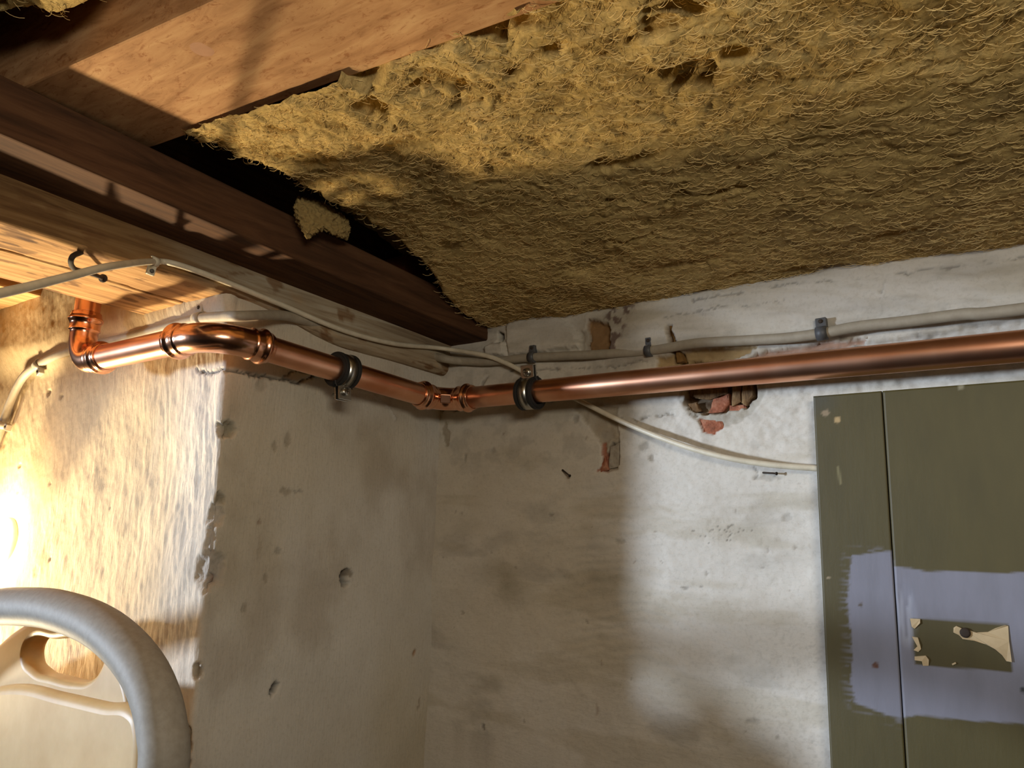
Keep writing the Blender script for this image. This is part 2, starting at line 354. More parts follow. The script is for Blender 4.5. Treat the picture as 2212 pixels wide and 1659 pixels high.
# cracks
for pts, wd, dp in [([(1340, 905), (1400, 903), (1440, 897), (1485, 894), (1510, 897)], .0012, .003), ([(1903, 575), (1912, 600), (1906, 640), (1915, 690)], .0010, .002),
                    ([(1010, 1018), (1140, 1020), (1260, 1022), (1420, 1012), (1600, 1010)], .0006, .0005), ([(1630, 1010), (1640, 1022), (1632, 1035)], .001, .001),
                    ([(1100, 800), (1250, 795), (1340, 793), (1400, 780)], .0012, .002), ([(1500, 655), (1600, 640), (1720, 618), (1860, 608), (2000, 590), (2212, 560)], .0012, .002),
                    ([(1440, 690), (1560, 672), (1700, 655)], .0008, .001), ([(1030, 1020), (1045, 1080), (1052, 1150)], .0004, .0004), ([(1000, 865), (1030, 845), (1050, 815)], .0016, .003)]:
    d = linesdf(B2(pts), wx+.002*(fbm(X*200, Z*200, 3, 71)-.5), wz+.004*(fbm(X*150, Z*150, 3, 72)-.5)); mk = 1-sstep(wd*.4, wd*1.3, d); mk = mk*sstep(.3, .6, fbm(X*60, Z*60, 3, 73)); D -= dp*mk; C = blend(C, DARK, .5*mk*sstep(.0003, .0012, np.full(X.shape, dp)))
P = np.stack([X, -D, Z], -1)
wb = tag(link('wall_back', gridmesh('wall_back', P, C), M_back), kind='structure')
def backsurf(x, z):
    i = np.argmin(abs(xs-x)); j = np.argmin(abs(zs-z)); return -D[i, j]

# pier: front face and return face in one mesh round the arris ------------
ss = axis((-3.4, -.72, .08), (-.72, -.05, .002), (-.05, .05, .0013), (.05, L+.01, .002)); zz = axis((0, 1.28, .06), (1.28, 1.92, .002), (1.92, 2.0, .02))
S, Zp = np.meshgrid(ss, zz, indexing='ij')
chipn = fbm(Zp*26, S*8, 4, 77)
R = .007
th = np.clip((S+R*.785)/(R*1.571), 0, 1)*math.pi/2      # 0 on the front, 90 deg on the return face
cx = np.where(S < -R*.785, S, 0); cyy = np.where(S > R*.785, S, 0)
px_ = np.where(S < -R*.785, S+R*.785-R, np.where(S > R*.785, 0, -R+R*np.sin(th)))
py_ = np.where(S < -R*.785, -L, np.where(S > R*.785, -L+R+(S-R*.785), -L+R-R*np.cos(th)))
Nx = np.sin(th); Ny = -np.cos(th)
front = 1-sstep(-.004, .004, S)
Dp = .012*(fbm(S*5+3, Zp*5, 3, 101)-.5)+.004*(fbm(S*26, Zp*22, 4, 102)-.5)*(1-.4*(1-front))
bz = sstep(-.26, -.06, S+.06*(fbm(S*8, Zp*8, 3, 103)-.5))*front
Dp += bz*.0015*(fbm((S+Zp*.12)*210, Zp*26, 4, 104)-.5)+front*.0012*(fbm(S*130, Zp*90, 4, 105)-.5)
# the hollow where the wall turns towards the beam
Dp += front*.016*sstep(1.745, 1.80, Zp+.03*(fbm(S*9, Zp*3, 3, 106)-.5)+.00*S)
CREAM = np.array(lin(206, 184, 146)); Cp = np.broadcast_to(WHITE, S.shape+(3,)).copy()
Cp = blend(Cp, CREAM, front*(1-.7*sstep(-.16, -.02, S+.08*(fbm(S*12, Zp*5, 3, 117)-.5))))
Cp = blend(Cp, OLIVE, .6*(1-front)*sstep(.3, .7, fbm(S*5, Zp*4, 4, 111))); Cp = blend(Cp, BROWN, .30*(1-front)*sstep(.50, .75, fbm(S*13, Zp*9, 5, 112)))
Cp = blend(Cp, YEL, .35*front*sstep(.5, .8, fbm(S*10, Zp*8, 5, 113))*sstep(1.70, 1.8, Zp)); Cp = blend(Cp, GREY, .3*front*bz*sstep(.5, .75, fbm(S*60, Zp*16, 4, 114)))
wS = S+.007*(fbm(S*110, Zp*110, 4, 115)-.5)+.004*(fbm(S*300, Zp*300, 2, 118)-.5); wZ = Zp+.007*(fbm(S*110, Zp*110, 4, 116)-.5)+.004*(fbm(S*300, Zp*300, 2, 119)-.5)
def p2s(px, py):                                      # pixel on the front face or on the return face -> (s, z)
    q = pier(px, py)
    if q[0] > -.001: q = side(px, py); return (q[1]+L, q[2])
    return (q[0], q[2])
def pspot(px, py, w_, h_, dp, rgb, a, sq=1.0, rough=0, fr=False):
    global Dp, Cp
    s, z = p2s(px, py)
    if fr: s = pier(px, py)[0]
    dd = np.hypot((wS-s)/(w_*.75), (wZ-z)/(h_*.8)); mk = 1-sstep(.7, 1.15, dd); a = a*(.62 if dp < .0015 else .85); Dp = Dp-dp*mk+rough*mk*(fbm(S*220, Zp*220, 3, 121)-.5); Cp = blend(Cp, rgb, a*mk)
MORT = lin(176, 168, 150)
pspot(487, 928, .018, .011, .009, lin(150, 140, 116), .95, rough=.006)
pspot(475, 1078, .008, .008, .006, lin(140, 128, 104), .9, rough=.004)
pspot(462, 1112, .016, .017, .006, lin(200, 192, 180), .95, rough=.002)
pspot(452, 1165, .010, .022, .005, lin(196, 190, 184), .9, rough=.002)
pspot(448, 1232, .026, .026, .006, lin(182, 174, 164), .95, rough=.003)
pspot(450, 1250, .014, .008, .009, lin(150, 112, 92), .9, rough=.003)
pspot(424, 1450, .008, .010, .006, lin(130, 116, 90), .9, rough=.005); pspot(404, 1600, .008, .016, .006, lin(120, 104, 78), .9, rough=.005); pspot(400, 1650, .006, .010, .005, DARK, .8, rough=.004)
for (px, py, r, dp, a) in [(103, 848, .006, .003, .5), (133, 857, .005, .003, .5), (40, 1005, .005, .003, .5), (104, 1043, .003, .002, .5), (35, 1060, .004, .001, .3), (80, 1235, .009, .001, .35), (105, 1212, .003, .002, .5), (230, 1098, .003, .001, .5)]:
    pspot(px, py, r*1.5, r, dp, lin(150, 128, 92), a)
for (px, py, w_, h_, dp, rgb, a) in [(742, 1247, .009, .012, .02, DARK, 1), (752, 1240, .010, .006, .002, lin(110, 92, 66), .8), (590, 1485, .005, .009, .008, DARK, 1), (587, 1498, .003, .004, .006, DARK, 1), (888, 1410, .006, .006, .002, lin(160, 110, 62), .9),
       (903, 1520, .002, .012, .001, lin(120, 90, 60), .7), (615, 1060, .010, .006, .001, lin(110, 92, 66), .6), (560, 1128, .003, .006, .001, lin(130, 84, 54), .7), (640, 1062, .010, .003, .001, DARK, .55), (592, 962, .006, .010, .001, lin(110, 92, 66), .6),
       (620, 950, .006, .012, .001, lin(110, 92, 66), .6), (572, 1250, .004, .006, .001, lin(110, 92, 66), .6), (523, 1315, .006, .006, .001, lin(110, 92, 66), .5), (560, 830, .01, .012, .001, lin(110, 92, 66), .4), (600, 1190, .004, .006, .001, DARK, .5), (560, 1180, .003, .02, .0, BROWN, .3), (893, 1640, .006, .006, .001, DARK, .6)]:
    pspot(px, py, w_, h_, dp, rgb, a)
for pts, wd, dp in [([(430, 800), (455, 808), (500, 800), (560, 812), (600, 818), (640, 826), (668, 818), (672, 800)], .0016, .004), ([(600, 818), (640, 800), (660, 806)], .001, .002), ([(770, 845), (800, 852), (835, 880), (850, 905)], .0014, -.002), ([(930, 870), (950, 880), (958, 905)], .002, .004)]:
    d = linesdf([p2s(*p) for p in pts], wS, wZ); mk = 1-sstep(wd*.4, wd*1.4, d); Dp -= dp*mk; Cp = blend(Cp, DARK if dp > 0 else WHITE, .7*mk)
P = np.stack([px_+Nx*Dp, py_+Ny*Dp, Zp], -1)
wl = tag(link('wall_left', gridmesh('wall_left', P, Cp), M_pier), kind='structure')

# the unseen rest of the cellar ---------------------------------------
def slab(name, a, b_, mat, kind='structure'):
    v, f = boxv(a, b_); me = pymesh(name, v, f)
    at = me.color_attributes.new('Col', 'FLOAT_COLOR', 'POINT'); at.data.foreach_set('color', np.tile([*lin(170, 158, 138), 1.0], len(v)).astype(np.float32))
    return tag(link(name, me, mat, smooth=False), kind=kind)
slab('floor', (-3.5, -3.9, -.1), (1.85, .1, 0), simple('stone_floor', lin(84, 76, 66), .9, ns=12))
slab('wall_right', (1.75, -3.9, 0), (1.85, .05, 2.0), M_room); slab('wall_rear', (-3.5, -3.9, 0), (1.85, -3.8, 2.0), M_room)
slab('wall_far_left', (-3.5, -3.9, 0), (-3.4, -.33, 2.0), M_room)
# subfloor boards above the joists: the ceiling, boards lying side by side
cr = tag(link('ceiling', pymesh('ceiling', *boxv((-3.5, -3.9, 2.02), (1.85, .25, 2.06))), M_darkwood, smooth=False), kind='structure')
bd = pymesh('floor_board', *boxv((-.0735, -2.0, -.011), (.0735, 2.0, .011)))
for k in range(34):
    o = link('floor_board', bd if k else bd, M_darkwood if k == 0 else None, cr, smooth=False); o.location = (-3.3+.15*k, -1.8, 2.008)

# ------------------------------------------------------------------ timbers
# big pale joist over the camera
jb = [(-.55, -.672, 1.888), (1.75, -.427, 1.872), (1.75, -.343, 1.872), (-.55, -.5505, 1.888)]
jo = link('ceiling_joist', pymesh('ceiling_joist', *prism(jb+[(x, y, 1.995) for x, y, z in jb])), M_joist, smooth=False); bevel(jo, .002)
tag(jo, 'broad pale pine joist across the upper left, pinkish sawn underside', 'joist')
kn = on(436, 112, 2, 1.8805)
v, f = sweep([(kn[0], kn[1], 1.8845), (kn[0], kn[1], 1.8824)], [.0085, .0083], 20); link('knot', pymesh('knot', v, f), simple('knot_wood', lin(176, 124, 84), .7), jo, False)['label'] = 'round darker knot'
# further joists of the same kind over the rest of the room, outside the view
# ledger bolted on the old beam
def bar_between(n0, n1, w0, h0, w1, h1):              # right face line n0 -> n1 (bottom edge), width to -x, height up
    a, b_ = np.array(n0), np.array(n1)
    bt = [a+[-w0, 0, 0], a, b_, b_+[-w1, 0, 0]]; tp = [a+[-w0, 0, h0], a+[0, 0, h0], b_+[0, 0, h1], b_+[-w1, 0, h1]]
    return prism([tuple(p) for p in bt+tp])
v, f = bar_between((.098, -1.6, 1.877), (.080, .012, 1.812), .09, .050, .09, .044)
lg = bevel(link('ledger_beam', pymesh('ledger_beam', v, f), M_ledger, smooth=False), .003, 3)
tag(lg, 'planed dark brown timber running below the joist to the corner, fixed on the old beam', 'beam')
# old beam: grid with crack and wane
ys = axis((-1.7, -.72, .05), (-.72, .03, .0025)); 
prof = [(-.160, 1.96, 0), (-.160, 1.90, .02), (-.160, 1.84, .02)]+[(x, 1.794, .0025) for x in ()]
us = axis((0, .10, .02), (.10, .145, .003), (.145, .38, .0022), (.38, .49, .01))
def beamxy(u):                                        # path down the left face, along the bottom, up the right face
    r = .010
    x = np.where(u < .16, -.156, np.where(u < .328, -.156+(u-.16), .012)); z = np.where(u < .16, 1.954-u, np.where(u < .328, 1.794, 1.794+(u-.328)))
    return x, z
U, Y = np.meshgrid(us, ys, indexing='ij'); bx, bz_ = beamxy(U)
# round the corners
wn = .006+.010*fbm(Y*6, U*0, 3, 131)
dr = np.clip(1-np.abs(U-.328)/wn, 0, 1); bx = bx-.5*wn*dr**2*.6; bz_ = bz_+.5*wn*dr**2*.6
dn = .0016*(fbm(U*150, Y*10, 4, 132)-.5)+.005*(fbm(U*14, Y*6, 3, 133)-.5)
ckx = [(lambda q: (q[1], q[0]))(on(p[0], p[1], 2, 1.794)) for p in [(-60, 522), (0, 539), (60, 556), (160, 585), (230, 606), (310, 630), (400, 654), (440, 668), (480, 682)]]
d = linesdf(ckx, Y, np.where((U > .16) & (U < .328), bx, 9)+.0015*(fbm(Y*60, U*60, 3, 134)-.5)); ck = 1-sstep(.0008, .0028, d)
nrm_b = ((U >= .16) & (U < .328)); dn = dn-.006*ck
Px = bx+np.where(U < .16, -1, np.where(U < .328, 0, 1))*dn; Pz = bz_-np.where(nrm_b, 1, 0)*dn
slope = (Y+.35)*-.030*(Y > -9)                        # falls slightly towards the corner
slope = -.024*sstep(-.34, -.18, Y)*(U > .155)*(1-sstep(.336, .365, U)); Pz = Pz+slope
Cb = np.ones(U.shape+(3,)); 
lime = (1-sstep(.370, .378, U))*sstep(-.46, -.30, Y+.14*(fbm(Y*9, U*30, 4, 141)-.5))*sstep(.300, .322, U)*sstep(.12, .42, fbm(Y*24, U*80, 5, 142)+.12)
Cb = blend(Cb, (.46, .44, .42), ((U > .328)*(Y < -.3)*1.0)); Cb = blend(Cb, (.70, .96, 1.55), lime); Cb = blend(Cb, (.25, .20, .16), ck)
Cb = blend(Cb, (.22, .20, .18), sstep(.378, .39, U)); Cb = blend(Cb, (.35, .3, .28), .8*sstep(.62, .70, fbm(Y*30, U*90, 4, 143)))  # top of right face darkened to paint shade in the gap behind the ledger
kk = [on(x, y, 2, 1.794) for x, y in ((22, 528), (57, 520), (80, 560), (270, 560))]
for q in kk[:2]: dd = np.hypot((Y-q[1])/.011, (Px-q[0])/.0035); Cb = blend(Cb, (.25, .2, .2), (1-sstep(.6, 1.2, dd+.5*(fbm(Y*300, U*300, 3, 9)-.5)))*nrm_b)
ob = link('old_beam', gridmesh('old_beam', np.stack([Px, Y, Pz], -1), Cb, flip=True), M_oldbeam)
tag(ob, 'old rough-hewn beam over the return wall, cracked underside lit orange, limewashed towards the corner', 'beam')
# beam further left, running into the pier
v, f = boxv((-.66, -1.7, 1.863), (-.448, -.335, 2.0)); b3 = bevel(link('side_beam', pymesh('side_beam', v, f), M_oldbeam, smooth=False), .003)
at = b3.data.color_attributes.new('Col', 'FLOAT_COLOR', 'POINT'); at.data.foreach_set('color', np.ones(32, np.float32))
tag(b3, 'short end of another beam entering the lit wall at the left edge', 'beam')
# red-brown board end deep in the gap
q = on(862, 568, 2, 1.90); v, f = boxv((q[0]-.06, q[1]-.02, 1.872), (q[0]+.03, q[1]+.07, 1.90)); o = bevel(link('packing_board', pymesh('packing_board', v, f), simple('redwood', lin(128, 64, 36), .7), smooth=False), .001)
tag(o, 'reddish brown board end in the dark gap between ledger and wool', 'board')
# unseen beam added behind the camera to keep the cool spot off the ceiling
v, f = boxv((-1.8, -1.14, 1.722), (1.75, -1.04, 1.90)); o = bevel(link('light_block_beam', pymesh('light_block_beam', v, f), M_darkwood, smooth=False), .003)
tag(o, 'unseen dark beam added behind the viewer to block cool light', 'beam')

# ------------------------------------------------------------------ mineral wool
def wool(name, x0, x1, y0f, y1f, zf, edgef, nx, ny, seed, label):
    a = np.linspace(0, 1, nx); b_ = np.linspace(0, 1, ny); A, Bq = np.meshgrid(a, b_, indexing='ij')
    Xw = x0+(x1-x0)*A; Yw = y0f(Xw)+(y1f(Xw)-y0f(Xw))*Bq
    Zw = zf(Xw, Yw)
    wrx = .07*(fbm(Xw*9, Yw*12, 4, seed)-.5)+.02*(fbm(Xw*40, Yw*50, 3, seed+4)-.5); wry = .06*(fbm(Xw*9, Yw*12, 4, seed+5)-.5)+.012*(fbm(Xw*40, Yw*50, 3, seed+6)-.5)
    calm = sstep(-.32, -.12, Yw)*.6+.25*sstep(.5, .8, Xw)
    r1 = 1-np.abs(2*fbm((Xw+wrx)*16, (Yw+wry)*34, 4, seed+9)-1); r2 = 1-np.abs(2*fbm((Xw+wrx*2)*46, (Yw+wry*2)*110, 4, seed+19)-1)
    h = .018*(fbm(Xw*7, Yw*9, 4, seed+29)-.5)+(1-calm*.6)*(.008*(r1-.75)+.0045*(r2-.75)+.005*(fbm((Xw+wrx)*60, (Yw+wry)*70, 4, seed+2)-.5))+.0012*(fbm(Xw*420, Yw*420, 2, seed+3)-.5)
    holes = sstep(.66, .76, fbm((Xw+wrx)*13, (Yw+wry)*26, 4, seed+39)); h = h-.014*holes*(1-calm)
    Zw = Zw-h; e = edgef(Xw, Yw); Zw = Zw+.06*(1-sstep(0, .030, e+.012*(fbm(Xw*50, Yw*50, 4, seed+49)-.5)))
    me = gridmesh(name, np.stack([Xw, Yw, Zw], -1), flip=True); o = link(name, me, M_wool); tag(o, label, 'insulation')
    return o, Xw, Yw, Zw, e
def fibres(parent, pts, n, seed, ln=(.006, .016), r=.00016, away=.0022):
    rg = np.random.default_rng(seed); k = rg.integers(0, len(pts), n); c = pts[k]; V = []; Fc = []
    th0 = rg.uniform(0, 6.28, n)
    for i in range(n):
        L_ = rg.uniform(*ln); t = th0[i]*.5+(.2 if rg.random() < .7 else 1.5); cu = rg.normal(0, 90); p = np.array(c[i]); base = len(V); lift = rg.uniform(.2, 1)*away
        for j in range(5):
            u = j/4; z = -4*u*(1-u)*lift-.0004
            V += [(p[0], p[1]-r, c[i][2]+z+r), (p[0], p[1]+r, c[i][2]+z+r), (p[0], p[1], c[i][2]+z-r)]
            p = p+np.array([math.cos(t), math.sin(t)*.9, 0])*L_/4; t += cu*L_/4
        for j in range(4):
            for m_ in range(3):
                a0 = base+j*3+m_; a1 = base+j*3+(m_+1) % 3; Fc.append((a0, a1, a1+3, a0+3))
    o = link('loose_fibres', pymesh('loose_fibres', V, Fc), M_fibre, parent, smooth=False); o['kind'] = 'stuff'; return o
edge_pts = [(300, 300), (345, 322), (400, 352), (470, 378), (560, 400), (625, 440), (700, 470), (760, 500), (840, 540), (900, 580), (960, 625), (1010, 650), (1075, 690), (1110, 700)]
EL = np.array([on(x, y, 2, 1.868)[:2] for x, y in edge_pts]); EL = np.vstack([[EL[0][0]-.02, -.9], EL, [EL[-1][0], .3]])
def edge1(Xw, Yw):
    xe = np.interp(Yw, EL[:, 1], EL[:, 0]); return Xw-xe
def zf1(Xw, Yw): return 1.880-.008*sstep(.0, 1, Xw)-.052*sstep(-.34, .0, Yw)+.012*sstep(-.05, .05, Yw-.0)*0
wo, Xw, Yw, Zw, e = wool('insulation_batt', .04, 1.15, lambda x: -.510+.09*x, lambda x: .03+0*x, zf1, edge1, 560, 300, 301, 'large yellow-brown mineral wool batt filling the ceiling up to the back wall')
ok = (e > .01) & (Xw < .85); fibres(wo, np.stack([Xw, Yw, Zw], -1)[ok], 15000, 5)
E2 = [tuple(on(x, y, 2, 1.905)[:2]) for x, y in [(-500, 120), (-150, 92), (0, 74), (120, 70), (220, 62), (272, 48), (300, 0), (345, -110), (420, -260)]]
E2 = [(-.5, -1.1)]+E2+[(E2[-1][0]+.25, -.93), (.9, -1.1)]
def edge2(Xw, Yw): return -polysdf(E2, Xw, Yw)
w2, X2, Y2, Z2, e2 = wool('insulation_batt', -.3, 1.0, lambda x: -1.03+0*x, lambda x: -.57+0*x, lambda x, y: 1.902+0*x, edge2, 420, 200, 401, 'smaller mineral wool batt glimpsed beyond the pale joist in the top left corner')
ok = (e2 > .0) & (X2 < .4) & (X2 > 0); fibres(w2, np.stack([X2, Y2, Z2], -1)[ok], 3000, 6)
# tuft of wool hanging over the ledger
tp = [(640, 425), (700, 440), (745, 470), (757, 492), (748, 520), (720, 505), (695, 492), (675, 500), (664, 518), (650, 490), (636, 455)]
TV = [on(x, y, 0, .108) for x, y in tp]; cen = sum(TV)/len(TV); n = len(TV); V = []
ndir = -ray(700, 470)/np.linalg.norm(ray(700, 470)); 
for layer, (sc, of) in enumerate([(1.0, -.012), (1.06, -.004), (.98, .006), (.66, .012)]):
    for p in TV: V.append(cen+(p-cen)*sc+ndir*of)
Fc = [(l*n+i, l*n+(i+1) % n, (l+1)*n+(i+1) % n, (l+1)*n+i) for l in range(3) for i in range(n)]+[tuple(range(n)), tuple(range(3*n, 4*n))]
tf = link('insulation_tuft', pymesh('insulation_tuft', V, Fc), simple('dark_wool', lin(158, 134, 82), 1.0, ns=240)); sd = tf.modifiers.new('sub', 'SUBSURF'); sd.levels = 4; sd.render_levels = 4  # wool colour darkened because the fill light makes the tuft pale
tx = bpy.data.textures.new('tuft', 'CLOUDS'); tx.noise_scale = .004; dm = tf.modifiers.new('d', 'DISPLACE'); dm.texture = tx; dm.strength = .010; dm.mid_level = .5
tag(tf, 'ragged tuft of yellow wool hanging down over the brown ledger', 'insulation')

# ------------------------------------------------------------------ copper pipework
PR = .014
ZB, ZS = 1.719, 1.733
A = np.array([.052, -.402, 1.733]); Bc = np.array([.050, -.050, 1.722]); E1 = np.array([-.213, -.402, 1.733])
def bendpath(c, d0, d1, leg, R_, m=18):               # from c+d0*leg to c+d1*leg round a fillet
    c, d0, d1 = map(lambda a: np.array(a, float), (c, d0, d1)); o = c+(d0+d1)*R_; pts = []
    for i in range(9): pts.append(c+d0*(leg-(leg-R_)*i/9))
    for i in range(m+1):
        t = i/m*math.pi/2; pts.append(o-d1*R_*math.cos(t)-d0*R_*math.sin(t))
    for i in range(1, 10): pts.append(c+d1*(R_+(leg-R_)*i/9))
    return np.array(pts)
def resample(P, step):
    s = np.r_[0, np.cumsum(np.linalg.norm(np.diff(P, axis=0), axis=1))]; k = int(s[-1]/step)+1; t = np.linspace(0, s[-1], k)
    return np.stack([np.interp(t, s, P[:, i]) for i in range(3)], 1), t, s[-1]
def fit_rad(t, T, sock=.022):
    e = np.minimum(t, T-t); r = np.full(t.shape, .0152)
    r = np.where(e < sock, .0166, r); bead = np.exp(-((e-.0085)/.0033)**2)*.0026; r = r+bead
    r = r+.0004*np.exp(-((e-sock)/.002)**2); r = np.where(e < .0012, .0158, r)
    return r
def elbow(name, c, d0, d1, leg, R_, label, group=None):
    P, t, T = resample(bendpath(c, d0, d1, leg, R_), .0008); r = fit_rad(t, T)
    v, f = sweep(P, r, 40, cap=False)
    # inner mouth lips
    o = empty(name, c, label, 'pipe fitting', group); b_ = link('elbow_body', pymesh('elbow_body', v, f), M_cuf, o)
    for e in (0, -1):
        p = P[e]; dr_ = P[e]-P[1 if e == 0 else -2]; dr_ /= np.linalg.norm(dr_)
        v, f = sweep([p-dr_*.003, p-dr_*.0001, p+dr_*.0004, p+dr_*.0004], [.0158, .0162, .0158, .0141], 40, cap=False); link('rim', pymesh('rim', v, f), M_cuf, o)
    return o
e1 = elbow('pipe_elbow', E1, (0, 0, 1), (1, 0, 0), .060, .030, 'left copper elbow rising from the lit wall into the timber')
e2_ = elbow('pipe_elbow', A, (-1, 0, 0), (0, 1, 0), .066, .036, 'copper elbow turning round the outer arris of the wall')
e3 = elbow('pipe_elbow', Bc, (0, -1, 0), (1, 0, 0), .050, .026, 'copper elbow with stamped square in the inner corner of the walls')
q = Bc+np.array([.0135, -.0135, 0]); ndv = _n([.7, -.7, -.25]); o = link('stamp_square', pymesh('stamp_square', *boxv((-.007, -.006, -.001), (.007, .006, .0012))), M_cuf, e3, smooth=False)
bevel(o, .0012, 3); o.location = Vector(q+ndv*.0125-Bc); o.matrix_parent_inverse = Matrix.Identity(4); o.rotation_euler = Vector(ndv).to_track_quat('Z', 'Y').to_euler()
def pipe(name, a, b_, label, r=PR, mat=M_cu):
    a, b_ = np.array(a, float), np.array(b_, float); P = [a+(b_-a)*t for t in np.linspace(0, 1, 30)]
    v, f = sweep(P, r, 48); return tag(link(name, pymesh(name, v, f), mat), label, 'pipe')
pipe('copper_pipe', E1+[0, 0, .050], E1+[0, 0, .235], 'short copper riser stub above the left elbow, going up behind the beam')
pipe('copper_pipe', E1+[.048, 0, 0], A+[-.054, 0, 0], 'short bright copper pipe between the two left elbows, lamp glinting on it')
pipe('copper_pipe', A+[0, .054, 0], Bc+[0, -.042, 0], 'copper pipe along the shaded return wall, between arris elbow and corner elbow')
pipe('copper_pipe', Bc+[.042, 0, 0], (1.73, -.050, 1.713), 'long copper pipe along the back wall, leaving at the right edge')

# rubber-lined clamps
def clamp(c, ax, tabdir, label, walldir, fl):
    ax, td, wd = _n(ax), _n(tabdir), _n(walldir); c = np.array(c, float)
    o = empty('pipe_clamp', c, label, 'pipe clamp', 'rubber-lined pipe clamps'); other = np.cross(ax, td)
    def ring(r0, r1, hw, gap, seg=44):
        V = []; Fc = []
        for i in range(seg+1):
            t = gap+(2*math.pi-2*gap)*i/seg; dd = math.cos(t)*td+math.sin(t)*other
            for (r, s) in ((r0, -hw), (r1, -hw), (r1, hw), (r0, hw)): V.append(c+dd*r+ax*s)
        for i in range(seg):
            for k in range(4): Fc.append((i*4+k, i*4+(k+1) % 4, i*4+4+(k+1) % 4, i*4+4+k))
        Fc += [(0, 1, 2, 3), (seg*4+3, seg*4+2, seg*4+1, seg*4)]; return V, Fc
    bevel(link('rubber_lining', pymesh('rubber_lining', *ring(.0138, .0182, .0125, .10)), M_rubber, o, False), .001)
    # two raised lips of the lining either side of the band
    ps = []
    for s in (-1, 1):
        V, Fc = [], []
        for i in range(45):
            t = .12+(2*math.pi-.24)*i/44; dd = math.cos(t)*td+math.sin(t)*other
            for (r, x) in ((.018, .0070), (.0205, .0070), (.0205, .0118), (.018, .0118)): V.append(c+dd*r+ax*x*s)
        for i in range(44):
            for k in range(4): Fc.append((i*4+k, i*4+(k+1) % 4, i*4+4+(k+1) % 4, i*4+4+k))
        Fc += [(0, 1, 2, 3), (179, 178, 177, 176)]; ps.append((V, Fc))
    bevel(link('lining_lip', pymesh('lining_lip', *join(ps)), M_rubber, o, False), .0008)
    link('steel_band', pymesh('steel_band', *ring(.0182, .0198, .0062, .16)), M_zinc, o, True)
    # screw ears
    for s in (-1, 1):
        cc = c+td*.0265+other*s*.0030; V = []
        for (a, b_, e) in [(x, y, z) for z in (-.0008, .0008) for (x, y) in ((-.0095, -.0085), (.0095, -.0085), (.0095, .0090), (-.0095, .0090))]: V.append(cc+ax*a+td*b_+other*e)
        bevel(link('screw_ear', pymesh('screw_ear', *prism(V)), M_zinc, o, False), .0006)
    # screw through the ears
    cc = c+td*.0262
    v, f = sweep([cc-other*fl*.016, cc+other*fl*.007], .0022, 14); link('screw_shank', pymesh('screw_shank', v, f), M_zinc, o)
    v, f = sweep([cc+other*fl*.0038, cc+other*fl*.0040, cc+other*fl*.0060, cc+other*fl*.0070, cc+other*fl*.0073], [.0050, .0056, .0052, .0036, .0012], 24); sh = link('screw_head', pymesh('screw_head', v, f), M_zinc, o)
    ps = []
    for q in (0, 1):
        a_, b2 = (ax, td) if q == 0 else (td, ax); k = cc+other*fl*.0070
        ps.append(prism([k+a_*x+b2*y+other*fl*z for z in (-.0006, .0004) for (x, y) in ((-.0028, -.0005), (.0028, -.0005), (.0028, .0005), (-.0028, .0005))]))
    link('cross_slot', pymesh('cross_slot', *join(ps)), M_iron, sh, False)
    # boss and threaded rod to the wall
    v, f = sweep([c+wd*.019, c+wd*.026], .0065, 6); link('rod_nut', pymesh('rod_nut', v, f), M_zinc, o, False)
    zg = np.linspace(.024, .052, 60); v, f = sweep([c+wd*z for z in zg], .0036+.0005*np.sin(zg*5200), 16); link('threaded_rod', pymesh('threaded_rod', v, f), M_zinc, o)
    return o
ca = side(742, 787, .052); cb = back(1145, 843, .050)
camdir = lambda c: _n(CAM-np.array(c))
clamp((.0513, ca[1], 1.7285), (0, 1, 0), (.12, 0, -1), 'clamp on the return wall pipe, screw ears hanging underneath', (-1, 0, 0), -1)
clamp((cb[0], -.050, 1.7195), (1, 0, 0), (0, -.15, 1), 'clamp on the back wall pipe beside the corner, screw ears on top', (0, 1, 0), 1)

# ------------------------------------------------------------------ cables
def cable(name, pts, r, mat, label, seg=14):
    v, f = sweep(smoothpath(pts), r, seg); return tag(link(name, pymesh(name, v, f), mat), label, 'cable')
def bm(px, py, off=.004): return on(px, py, 0, .012+off)     # right face of the old beam
thin = [dep(-120, 668, .40), dep(-30, 641, .44), dep(60, 620, .49), dep(150, 597, .545), dep(240, 575, .61), bm(333, 565, .006), bm(385, 572, .006), bm(480, 606, .006), bm(600, 655, .006), bm(740, 713, .006), bm(850, 742, .008), bm(950, 752, .012),
        dep(1040, 766, 1.05), back(1090, 783, .012), back(1135, 806, .010), back(1180, 832, .010), back(1245, 862, .009), back(1340, 909, .014), back(1450, 954, .020), back(1550, 984, .022), back(1650, 1002, .019), back(1757, 1011, .013), back(1850, 1015, .008)]
cable('thin_cable', thin, .0031, M_white, 'thin ivory cable sagging from the beam, behind the corner pipe and under the green board')
c1 = [pier(-60, 1120, .008), pier(-30, 1010, .008), pier(0, 935, .008), pier(22, 870, .008), pier(50, 815, .008), pier(85, 787, .008), pier(130, 765, .010), pier(200, 745, .008), pier(300, 722, .008), pier(380, 700, .010), pier(430, 688, .014), pier(480, 684, .018), pier(520, 683, .02),
      side(600, 681, .020), side(650, 690, .010), side(760, 722, .001), side(860, 750, .001), side(930, 768, .006), dep(965, 776, 1.075), back(1000, 780, .008), back(1060, 781, .006), back(1150, 772, .007), back(1280, 766, .007), back(1400, 758, .007), back(1500, 742, .014), back(1600, 736, .017), back(1700, 730, .017), back(1776, 720, .018), back(1850, 706, .017), back(1960, 694, .017), back(2080, 679, .017), back(2212, 667, .017), (.95, -.018, 1.764), (1.35, -.017, 1.768), (1.745, -.017, 1.770)]
